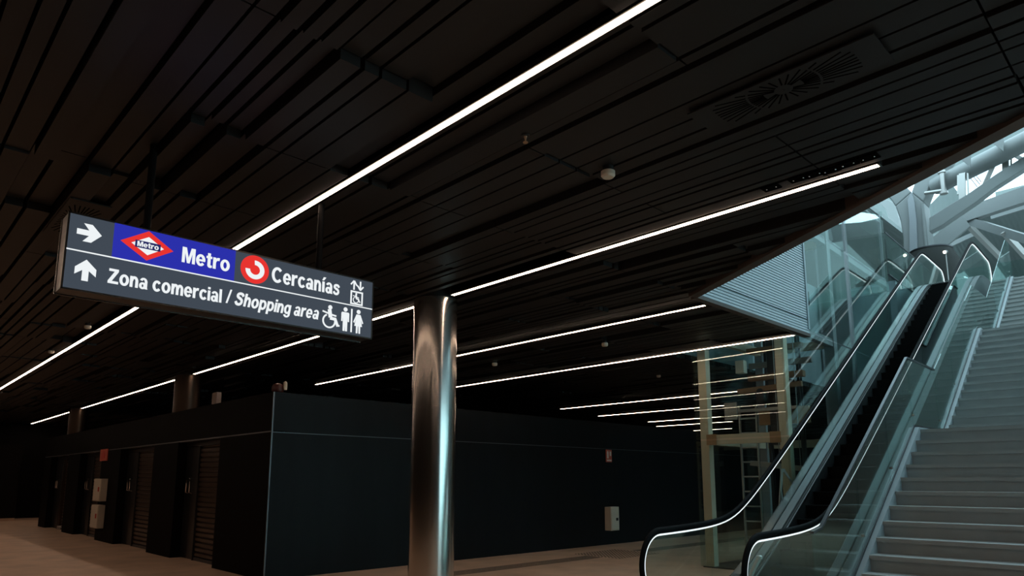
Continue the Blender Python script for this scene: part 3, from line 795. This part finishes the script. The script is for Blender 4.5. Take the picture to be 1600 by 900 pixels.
# ------------------------------------------------------------------ shop front: shutters, doors, cabinets, signs
bays = [(13.2, 15.5, 14.75), (17.1, 19.8, 18.9), (21.6, 24.1, 23.2), (25.6, 28.2, 27.2)]
ordn = ['nearest bay of the black shop front', 'shop front bay just before the white cabinets', 'shop front bay just past the white cabinets', 'farthest bay of the black shop front']
for (a, b, c), wh in zip(bays, ordn):
    t = thing('roller_shutter', 'brown slatted roller shutter, ' + wh, 'shutter', (RX, (a + c) / 2, 0), group='roller shutters of the shop front')
    cu = MB(); z = .06
    while z < 2.28:
        cu.add([(RX - .012, a + .05, z), (RX - .012, c - .04, z), (RX - .04, c - .04, z + .03), (RX - .04, a + .05, z + .03), (RX - .04, a + .05, z + .085), (RX - .04, c - .04, z + .085), (RX - .012, c - .04, z + .095), (RX - .012, a + .05, z + .095)],
               [(0, 1, 2, 3), (3, 2, 5, 4), (4, 5, 6, 7), (0, 3, 4, 7), (1, 6, 5, 2)])
        z += .1
    part('curtain', cu, M['shutter'], t)
    part('bottom_bar', MB().box(RX - .05, RX - .008, a + .04, c - .03, 0.0, .06), M['darksteel'], t)
    for yy in (a + .005, c - .04): part('guide_rail', MB().box(RX - .07, RX - .005, yy, yy + .04, 0, 2.32), M['black'], t)
    part('shutter_box', MB().box(RX - .1, RX - .005, a + .005, c, 2.3, 2.395), M['black'], t)
    d = thing('double_door', 'black double door, ' + wh, 'door', (RX, (b + c) / 2, 0), group='double doors of the shop front')
    mid = (b + c) / 2
    for y0, y1 in ((c + .01, mid - .004), (mid + .004, b - .02)):
        lf = part('door_leaf', MB().box(RX - .05, RX - .006, y0, y1, .01, 2.3), M['door'], d, bevel=.003)
    for s in (-1, 1):
        part('pull_handle', MB().tube([(RX - .055, mid + s * .10, 1.33), (RX - .11, mid + s * .10, 1.35), (RX - .11, mid + s * .10, 1.62), (RX - .055, mid + s * .10, 1.64)], .014, 10), M['chrome'], d, smooth=True)
    part('door_head', MB().box(RX - .06, RX - .006, c + .002, b - .004, 2.31, 2.395), M['black'], d)
cbx = FX
def cabinet(y0, y1, z0, z1, label, front='x', depth=.16):
    t = thing('hose_cabinet', label, 'cabinet', (cbx - depth / 2 if front == 'x' else (y0 + y1) / 2, (y0 + y1) / 2 if front == 'x' else 11.0, z0))
    if front == 'x':
        part('body', MB().box(cbx - depth, cbx - .002, y0, y1, z0, z1), M['whitebox'], t, bevel=.008)
        dr = part('door', MB().box(cbx - depth - .012, cbx - depth - .001, y0 + .02, y1 - .02, z0 + .02, z1 - .02), M['whitebox'], t, bevel=.004)
        part('handle', MB().box(cbx - depth - .03, cbx - depth - .012, y0 + .10, y0 + .16, (z0 + z1) / 2 - .04, (z0 + z1) / 2 + .08), M['red'], dr)
    else:
        part('body', MB().box(y0, y1, 11 - depth, 10.998, z0, z1), M['whitebox'], t, bevel=.008)
        dr = part('door', MB().box(y0 + .02, y1 - .02, 11 - depth - .012, 11 - depth - .001, z0 + .02, z1 - .02), M['whitebox'], t, bevel=.004)
        part('handle', MB().box(y1 - .14, y1 - .06, 11 - depth - .02, 11 - depth - .012, (z0 + z1) / 2 - .05, (z0 + z1) / 2 + .02), M['black'], dr)
def yx(px, py, d=FX - .16): return onx(px, py, d)
a = yx(157, 765); b = (0, a[1] + .95)
zt, zb = yx(155, 748)[2], yx(155, 783.5)[2]
cabinet(a[1], b[1] - .25, zb, zt, 'upper off-white wall cabinet on the black shop front pier')
a = yx(152.5, 808); b = (0, a[1] + .95)
zt, zb = yx(150, 789)[2], yx(150, 826)[2]
cabinet(a[1], b[1] - .25, zb, zt, 'lower off-white wall cabinet on the black shop front pier')
wc0, wc1 = ony(953.5, 811, 10.84), ony(965.5, 811, 10.84)
cabinet(wc0[0] - .02, wc1[0], ony(958, 829, 10.84)[2], ony(958, 792, 10.84)[2], 'off-white metal wall cabinet low on the black back wall', 'y', .2)
# small wall signs
sg = thing('wall_sign', 'small pale red extinguisher sign high on the black back wall', 'sign', (14.09, 11, 2.2))
sa, sb = ony(947, 722, 10.99), ony(955.5, 703, 10.99)
part('plate', MB().box(sa[0], sb[0], 10.985, 10.998, sa[2], sb[2]), M['signred'], sg)
sw, sh = sb[0] - sa[0], sb[2] - sa[2]
part('pictogram', MB().box(sa[0] + .14 * sw, sa[0] + .42 * sw, 10.98, 10.985, sa[2] + .3 * sh, sa[2] + .82 * sh).box(sa[0] + .2 * sw, sa[0] + .36 * sw, 10.98, 10.985, sa[2] + .82 * sh, sa[2] + .9 * sh).box(sa[0] + .62 * sw, sa[0] + .86 * sw, 10.98, 10.985, sa[2] + .5 * sh, sa[2] + .86 * sh).box(sa[0] + .1 * sw, sa[0] + .9 * sw, 10.98, 10.985, sa[2] + .08 * sh, sa[2] + .2 * sh), M['pict'], sg)
ra, rb_ = onx(168, 712, FX - .02), onx(157, 712, FX - .02)
rz0, rz1 = onx(162.5, 720, FX - .02)[2], onx(162.5, 702, FX - .02)[2]
sg = thing('wall_sign', 'small red sign on the black shop front above the two white cabinets', 'sign', (FX, ra[1], rz0))
part('plate', MB().box(FX - .03, FX - .01, ra[1], rb_[1], rz0, rz1), M['signred'], sg)
dy = rb_[1] - ra[1]; dz = rz1 - rz0
part('pictogram', MB().box(FX - .034, FX - .03, ra[1] + .3 * dy, ra[1] + .7 * dy, rz0 + .2 * dz, rz0 + .65 * dz).box(FX - .034, FX - .03, ra[1] + .42 * dy, ra[1] + .58 * dy, rz0 + .65 * dz, rz0 + .8 * dz), M['red'], sg)
part('bracket', MB().box(FX - .012, FX, ra[1] + .4 * dy, ra[1] + .6 * dy, rz0 + .3 * dz, rz0 + .7 * dz), M['black'], sg)
# siren on the corner and a small box over the shop front
c0 = (FX + .12, 11.12, 3.08)
sr = thing('alarm_siren', 'dark red alarm siren on the top corner of the black shop front', 'alarm', c0)
part('body', MB().lathe(c0, [(.085, 0), (.10, .03), (.10, .10), (.075, .145), (.02, .165)], 24), M['siren'], sr, smooth=True)
part('lens', MB().lathe((c0[0] + .09, c0[1] - .09, c0[2] + .05), [(.03, 0), (.035, .04), (.03, .13), (.01, .15)], 14), M['whitebox'], sr, smooth=True)
bp = onx(338, 617, FX + .1)
eb = thing('emergency_light', 'small pale box standing on top of the black shop front', 'light', (FX + .12, bp[1], 3.08))
part('body', MB().box(FX + .06, FX + .16, bp[1] - .12, bp[1] + .12, 3.09, 3.33), mat('dull pinkish enamel', (.26, .19, .16), .5), eb, bevel=.01)
part('foot', MB().box(FX + .08, FX + .14, bp[1] - .1, bp[1] + .1, 3.08, 3.09), M['black'], eb)

# ------------------------------------------------------------------ ceiling devices
def detector(px, py, label, r=.055, h=.06):
    p = onz(px, py, ZC - .03)
    t = thing('smoke_detector', label, 'smoke detector', (p[0], p[1], ZC), group='smoke detectors on the ceiling')
    part('base', MB().lathe((p[0], p[1], ZC - .02), [(r * .8, .0), (r * .8, .14)], 24), M['black'], t, smooth=True)
    part('head', MB().lathe((p[0], p[1], ZC - .02), [(r * .75, -h), (r, -h * .7), (r, -.001)], 24), M['whitebox'], t, smooth=True)
detector(950, 270, 'round pale smoke detector on the ceiling between the two nearest light strips', .055, .05)
detector(945, 537, 'small smoke detector between two light strips, midway from column to lift')
detector(773, 568, 'small smoke detector on the ceiling close to the right side of the steel column')
detector(1029, 587, 'tiny smoke detector on the ceiling left of the lift shaft', .05, .05)
detector(137, 510, 'tiny smoke detector on the ceiling left of the sign, upper of two', .05, .05)
detector(80, 549, 'tiny smoke detector on the ceiling left of the sign, lower of two', .05, .05)
sp = onz(821, 217, ZC - .03)
t = thing('sprinkler_head', 'tiny brass sprinkler head in the ceiling right of the long light strip', 'sprinkler', (sp[0], sp[1], ZC))
part('escutcheon', MB().lathe((sp[0], sp[1], ZC - .012), [(.03, 0), (.03, .012)], 16), M['black'], t, smooth=True)
part('nozzle', MB().lathe((sp[0], sp[1], ZC - .06), [(.018, 0), (.018, .006), (.006, .008), (.006, .03), (.012, .048)], 12), M['primer'], t, smooth=True)
def vent(cx, cy, lx, ly, label, nx=7):
    t = thing('ceiling_vent', label, 'vent', (cx, cy, ZC), group='ceiling vents')
    part('plate', MB().box(cx - lx / 2, cx + lx / 2, cy - ly / 2, cy + ly / 2, ZC - .012, ZC - .002), M['ceil'], t)
    sl = MB()
    for dg in (2, 7, 12.5, 19, 28, 40, 56, 76):
        for q in (dg, 180 - dg, 180 + dg, -dg):
            th = math.radians(q + 90); d = np.array((math.cos(th), math.sin(th)))
            rmax = min((lx / 2 - .035) / max(abs(d[0]), 1e-3), (ly * .38) / max(abs(d[1]), 1e-3))
            for r0, r1 in ((.055 if dg > 15 else .12, .21), (.225, .44)):
                r1 = min(r1, rmax)
                if r1 - r0 < .03: continue
                p = np.array((cx, cy)) + d * r0; q_ = np.array((cx, cy)) + d * r1
                sl.bar((*p, ZC - .0125), (*q_, ZC - .0125), .010, .002)
    part('slots', sl, M['void'], t)
    part('screw', MB().lathe((cx, cy, ZC - .016), [(.008, 0), (.008, .004)], 10), M['chrome'], t)
v = onz(1222, 138, ZC - .012); vent(v[0] + .02, v[1], .34, 1.15, 'long dark vent with radiating slots in the ceiling above the ceiling opening')
v = onz(144, 316, ZC - .012); vent(v[0], v[1] + .6, .32, 1.15, 'long dark vent with radiating slots peeking over the left end of the sign')
# small dark plates with chrome dots added for the ceiling glints, no real lamps
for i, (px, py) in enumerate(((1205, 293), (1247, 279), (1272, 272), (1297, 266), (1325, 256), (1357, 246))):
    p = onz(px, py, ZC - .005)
    t = thing('glint_plate', ['first', 'second', 'third', 'fourth', 'fifth', 'sixth'][i] + ' small dark plate from the left, with two dots added as ceiling glints above the column light strip', 'light', (p[0], p[1], ZC), group='added glint plates beside the light strip')
    part('housing', MB().box(p[0] - .05, p[0] + .05, p[1] - .07, p[1] + .07, ZC - .012, ZC - .002), M['void'], t)  # dark backing plate for the dots, no lamp inside
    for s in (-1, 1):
        part('lens', MB().lathe((p[0], p[1] + s * .04, ZC - .016), [(.004, 0), (.006, .004)], 12), M['chrome'], t, smooth=True)  # chrome dot added to imitate a glint, not a lens

# ------------------------------------------------------------------ tactile paving
tp = MB()
for i in range(7):
    yy = 9.28 + i * .065
    tp.box(6.2, 11.6, yy, yy + .03, 0.0, .004)
    tp.box(13.2, 19, yy, yy + .03, 0.0, .004)
solid('floor_tactile_strip', tp, mat('dark ribbed guide strip', (.12, .09, .07), .6), kind='structure')
td = MB()
for i in range(16):
    for j in range(14):
        td.lathe((11.7 + i * .092, 8.9 + j * .092, 0), [(.026, 0), (.02, .005)], 8)
solid('floor_tactile_pad', td, mat('dark tactile studs', (.08, .06, .05), .6), kind='structure')

# ------------------------------------------------------------------ upper hall
UA = 27.0
def px_poly(pts, along): return [pa(x, y, along) for x, y in pts]
def slab(name, pts, along, depth, m, label, cat, group=None):
    b = px_poly(pts, along)
    c = np.mean(np.array(b), axis=0); zmin = min(p[2] for p in b)
    return solid(name, MB().prism(b, (depth, 0, 0)), M[m], label, cat, 'E', (c[0], c[1], zmin), group)
# branching white column
tc_ = thing('branching_column', 'massive white steel column branching towards the roof above the glass lift', 'column', pa(1432, 392, UA), 'E')
part('trunk', MB().prism(px_poly([(1412, 470), (1411, 372), (1407, 345), (1399, 322), (1424, 300), (1443, 316), (1447, 345), (1452, 392), (1455, 470)], UA), (.9, 0, 0)), M['white'], tc_, bevel=.04)
part('branch', MB().prism(px_poly([(1399, 322), (1388, 306), (1370, 293), (1330, 285), (1280, 288), (1280, 260), (1340, 256), (1395, 270), (1424, 300)], UA), (.8, 0, 0)), M['white'], tc_, bevel=.04)
part('branch', MB().prism(px_poly([(1424, 300), (1432, 278), (1450, 252), (1480, 215), (1500, 220), (1470, 270), (1452, 292), (1443, 316)], UA), (.8, 0, 0)), M['white'], tc_, bevel=.04)
part('flange', MB().prism(px_poly([(1422, 470), (1421, 345), (1418, 312), (1424, 300), (1428, 312), (1432, 345), (1436, 470)], UA - .12), (.12, 0, 0)), M['stringer'], tc_)
part('drain_pipe', MB().tube(px_poly([(1447, 440), (1446, 380), (1442, 330), (1441, 318)], UA - .1), .05, 10), M['white'], tc_, smooth=True)
t2 = thing('branching_column', 'second white branching column, half hidden behind the glass tower', 'column', pa(1395, 392, UA + 9), 'E')
part('trunk', MB().prism(px_poly([(1394, 420), (1392, 352), (1384, 328), (1370, 314), (1372, 308), (1388, 312), (1399, 318), (1404, 340), (1408, 420)], UA + 9), (.9, 0, 0)), M['white'], t2, bevel=.04)
part('branch', MB().prism(px_poly([(1370, 314), (1350, 306), (1330, 304), (1330, 298), (1352, 299), (1372, 308)], UA + 9), (.8, 0, 0)), M['white'], t2)
# tubular edge girder with brackets
g0, g1 = pa(1462, 291, 27.2), pa(1700, 172, 24.6)
# arched lower chord with posts
ar = thing('roof_truss', 'pale roof truss of tube and arched chord rising from the branching column', 'truss', pa(1452, 370, 26.0), 'E')
part('chord', MB().prism(px_poly([(1452, 362), (1452, 340), (1480, 322), (1512, 303), (1556, 272), (1600, 244), (1660, 210), (1660, 232), (1600, 264), (1556, 292), (1526, 315), (1501, 332), (1472, 352)], 26.0), (.35, 0, 0)), M['white'], ar, bevel=.02)
for x0, y0, x1, y1, wd in ((1504, 272, 1504, 312, .18), (1571, 240, 1572, 272, .18), (1512, 270, 1513, 306, .05), (1536, 294, 1556, 250, .12), (1578, 238, 1602, 252, .10), (1497, 274, 1497, 304, .05), (1580, 236, 1580, 268, .05)):
    part('post', MB().bar(pa(x0, y0, 26.3), pa(x1, y1, 26.2), wd, wd, (0, 1, 0)), M['galv'], ar)
for x0, y0, x1, y1 in ((1512, 273, 1527, 292), (1516, 270, 1531, 288), (1520, 268, 1533, 284)):
    part('cable', MB().tube([pa(x0, y0, 29), pa(x1, y1, 29)], .015, 6), M['darksteel'], ar)
part('tube_chord', MB().tube([g0, g1], .31, 24), M['white'], ar, smooth=True)
for px, py in ((1506, 244), (1557, 219), (1618, 190)):
    p = np.array(pa(px, py, 25.4))
    part('bracket', MB().prism([p + (0, .18, .05), p + (0, -.2, .05), p + (0, -.14, -.42)], (.05, 0, 0)), M['white'], ar)
k0 = pa(1473, 284, 26.5)
part('knuckle', MB().lathe((k0[0], k0[1], k0[2] - .45), [(.13, 0), (.13, .08), (.08, .1), (.08, .75), (.12, .77), (.12, .85)], 18), M['galv'], ar, smooth=True)
part('spar', MB().tube([pa(1473, 298, 26.5), pa(1446, 302, 26.8)], .07, 10), M['galv'], ar, smooth=True)
# roof decks
def quad_slab(name, pts, m, label, cat, th=.15, kind=None):
    vs = [np.array(pa(x, y, a)) for x, y, a in pts]
    nrm = np.cross(vs[1] - vs[0], vs[2] - vs[0]); nrm /= np.linalg.norm(nrm)
    if nrm[2] < 0: nrm = -nrm
    c = np.mean(vs, axis=0)
    return solid(name, MB().prism(vs, nrm * th), M[m], label, cat, 'E', tuple(c), kind=kind)
quad_slab('roof_deck', [(1440, 400, 42), (1440, 372, 42), (1516, 338, 36), (1600, 305, 33), (1760, 240, 30), (1760, 470, 44), (1600, 470, 48)], 'roof', 'grey ribbed roof deck sloping behind the arched beam', 'roof')
quad_slab('roof_panel', [(1452, 392, 30), (1453, 374, 30), (1502, 334, 30), (1516, 353, 30), (1470, 391, 30)], 'white', 'pale flat roof panel under the arched beam beside the column', 'roof')
quad_slab('roof_panel', [(1446, 342, 33), (1448, 325, 33), (1486, 286, 33), (1500, 305, 33), (1500, 318, 33)], 'roof', 'grey triangular roof panel under the tubular girder', 'roof')
for (p, q, wd, ht, lab) in (((1500, 340, 31), (1700, 272, 27), .35, .55, 'long pale roof beam just under the arched beam'), ((1503, 341, 31), (1660, 392, 27), .12, .30, 'pale hip beam falling to the right from the beam joint'),
                            ((1504, 343, 31), (1566, 405, 33), .16, .2, 'dark diagonal roof strut falling from the beam joint toward the handrail'), ((1568, 362, 29), (1625, 425, 30), .14, .2, 'dark diagonal roof strut near the right edge of the upper hall'),
                            ((1452, 398, 36), (1530, 362, 36), .12, .2, 'thin pale purlin low under the grey roof deck'), ((1548, 340, 33), (1620, 318, 33), .1, .16, 'thin pale purlin on the grey roof deck above the diagonal struts')):
    a_, b_ = np.array(pa(*p)), np.array(pa(*q)); c = (a_ + b_) / 2
    solid('roof_beam', MB().bar(a_, b_, wd, ht), M['white'] if 'dark' not in lab else M['galv'], lab, 'beam', 'E', tuple(c))
quad_slab('roof_panel', [(1300, 330, 40), (1367, 337, 40), (1372, 362, 40), (1420, 372, 40), (1420, 300, 40), (1367, 318, 40)], 'roof', 'grey roof panel behind the second white branching column', 'roof')
quad_slab('roof_panel', [(1440, 300, 31), (1440, 240, 31), (1640, 130, 29), (1640, 190, 29), (1548, 236, 30)], 'roof', 'grey roof panel directly above the tubular girder', 'roof')
# end wall and side of the upper hall
cu_ = MB().box(-12, 11.5, -7.3, 37, 12.8, 13.0).box(20.5, 22.5, -7.3, 37, 12.8, 13.0).box(11.5, 20.5, -7.3, -6.9, 12.8, 13.0).box(11.5, 20.5, 8, 37, 12.8, 13.0).box(22.5, 51, 9, 37, 12.8, 13.0)
for i in range(3): cu_.box(13.6 + i * 2.3, 13.8 + i * 2.3, -6.9, 8, 12.6, 13.0)
struct('ceiling_upper', cu_, M['roof'])
struct('wall_upper_side', MB().box(-12, WX0, -7.3, -7.0, ZU, 13).box(WX1, 58, -7.3, -7.0, ZU, 13).box(WX0, WX1, -7.3, -7.0, 9.0, 13).box(-12, 58, 36.3, 36.6, ZU, 13).box(-12.3, -12, -7.3, 37, ZU, 13), M['roof'])
struct('wall_upper', MB().box(50, 50.3, -7.3, 8, ZU, 19.5).box(50, 50.3, 8, 36, ZU, 13), M['roof'])
dk = (24.6, 3.75, ZU)
dk = pa(1458, 430, 25.5); dk = (25.5, dk[1], ZU)
kz = pa(1455, 391, 25.5)[2] - ZU
dr = thing('kiosk', 'dark rounded kiosk at the top of the escalator behind its handrails', 'kiosk', dk, 'E')
part('body', MB().lathe(dk, [(.84, 0), (.86, kz * .5), (.80, kz * .8), (.62, kz * .98)], 40), M['drum'], dr, smooth=True)
part('lid', MB().lathe((dk[0], dk[1], ZU + kz * .98), [(.64, 0), (.64, .04), (.4, .05)], 40), M['darksteel'], dr, smooth=True)
for px, py, lab in ((1414, 399, 'small lit spotlight left of the dark rounded kiosk'), (1476, 394, 'small lit spotlight right of the dark rounded kiosk')):
    p = pa(px, py, 24.3)
    t = thing('spotlight', lab, 'light', p, 'E')
    part('lamp_head', MB().tube([(p[0] + .2, p[1], p[2] + .06), (p[0] - .0, p[1], p[2])], .055, 16), M['white'], t, smooth=True)
    part('lens', MB().tube([(p[0] - .002, p[1], p[2]), (p[0] - .02, p[1], p[2] - .005)], .045, 16), M['bulb'], t, smooth=True)
    part('stem', MB().tube([(p[0] + .12, p[1], p[2] + .05), (p[0] + .12, p[1], ZU + .0)], .02, 8), M['galv'], t)
# glass guards of the upper floor
ug = thing('glass_guard', 'frameless glass guard on the upper floor between glass tower and white column', 'guard', (21.5, 4.7, ZU), 'E')
for i in range(3):
    part('glass_panel', MB().box(19.1 + i * 1.6, 20.67 + i * 1.6, 4.70, 4.712, ZU + .02, ZU + 1.15), M['glass'], ug)
part('guard_cap', MB().box(19.08, 23.9, 4.69, 4.722, ZU + 1.15, ZU + 1.17), M['darksteel'], ug)
part('channel', MB().box(19.08, 23.9, 4.68, 4.73, ZU, ZU + .03), M['darksteel'], ug)
ug = thing('glass_guard', 'frameless glass guard on the upper floor right of the escalator top', 'guard', (24.2, 1.5, ZU), 'E')
for i in range(3):
    part('glass_panel', MB().box(24.2, 24.212, -.6 + i * 1.2, .57 + i * 1.2, ZU + .02, ZU + 1.15), M['glass'], ug)
part('channel', MB().box(24.18, 24.23, -.62, 2.98, ZU, ZU + .03), M['darksteel'], ug)
# wall of the void seen behind the escalator
struct('wall_lift', MB().box(11.5, 24.8, 7.46, 7.6, ZU, 9.9), M['drum'])
struct('wall_void', MB().box(19.6, 19.8, 5.75, 7.2, 0, ZU - .1).box(11.6, 22.0, 7.3, 7.45, 4.3, ZU), M['blueish'])
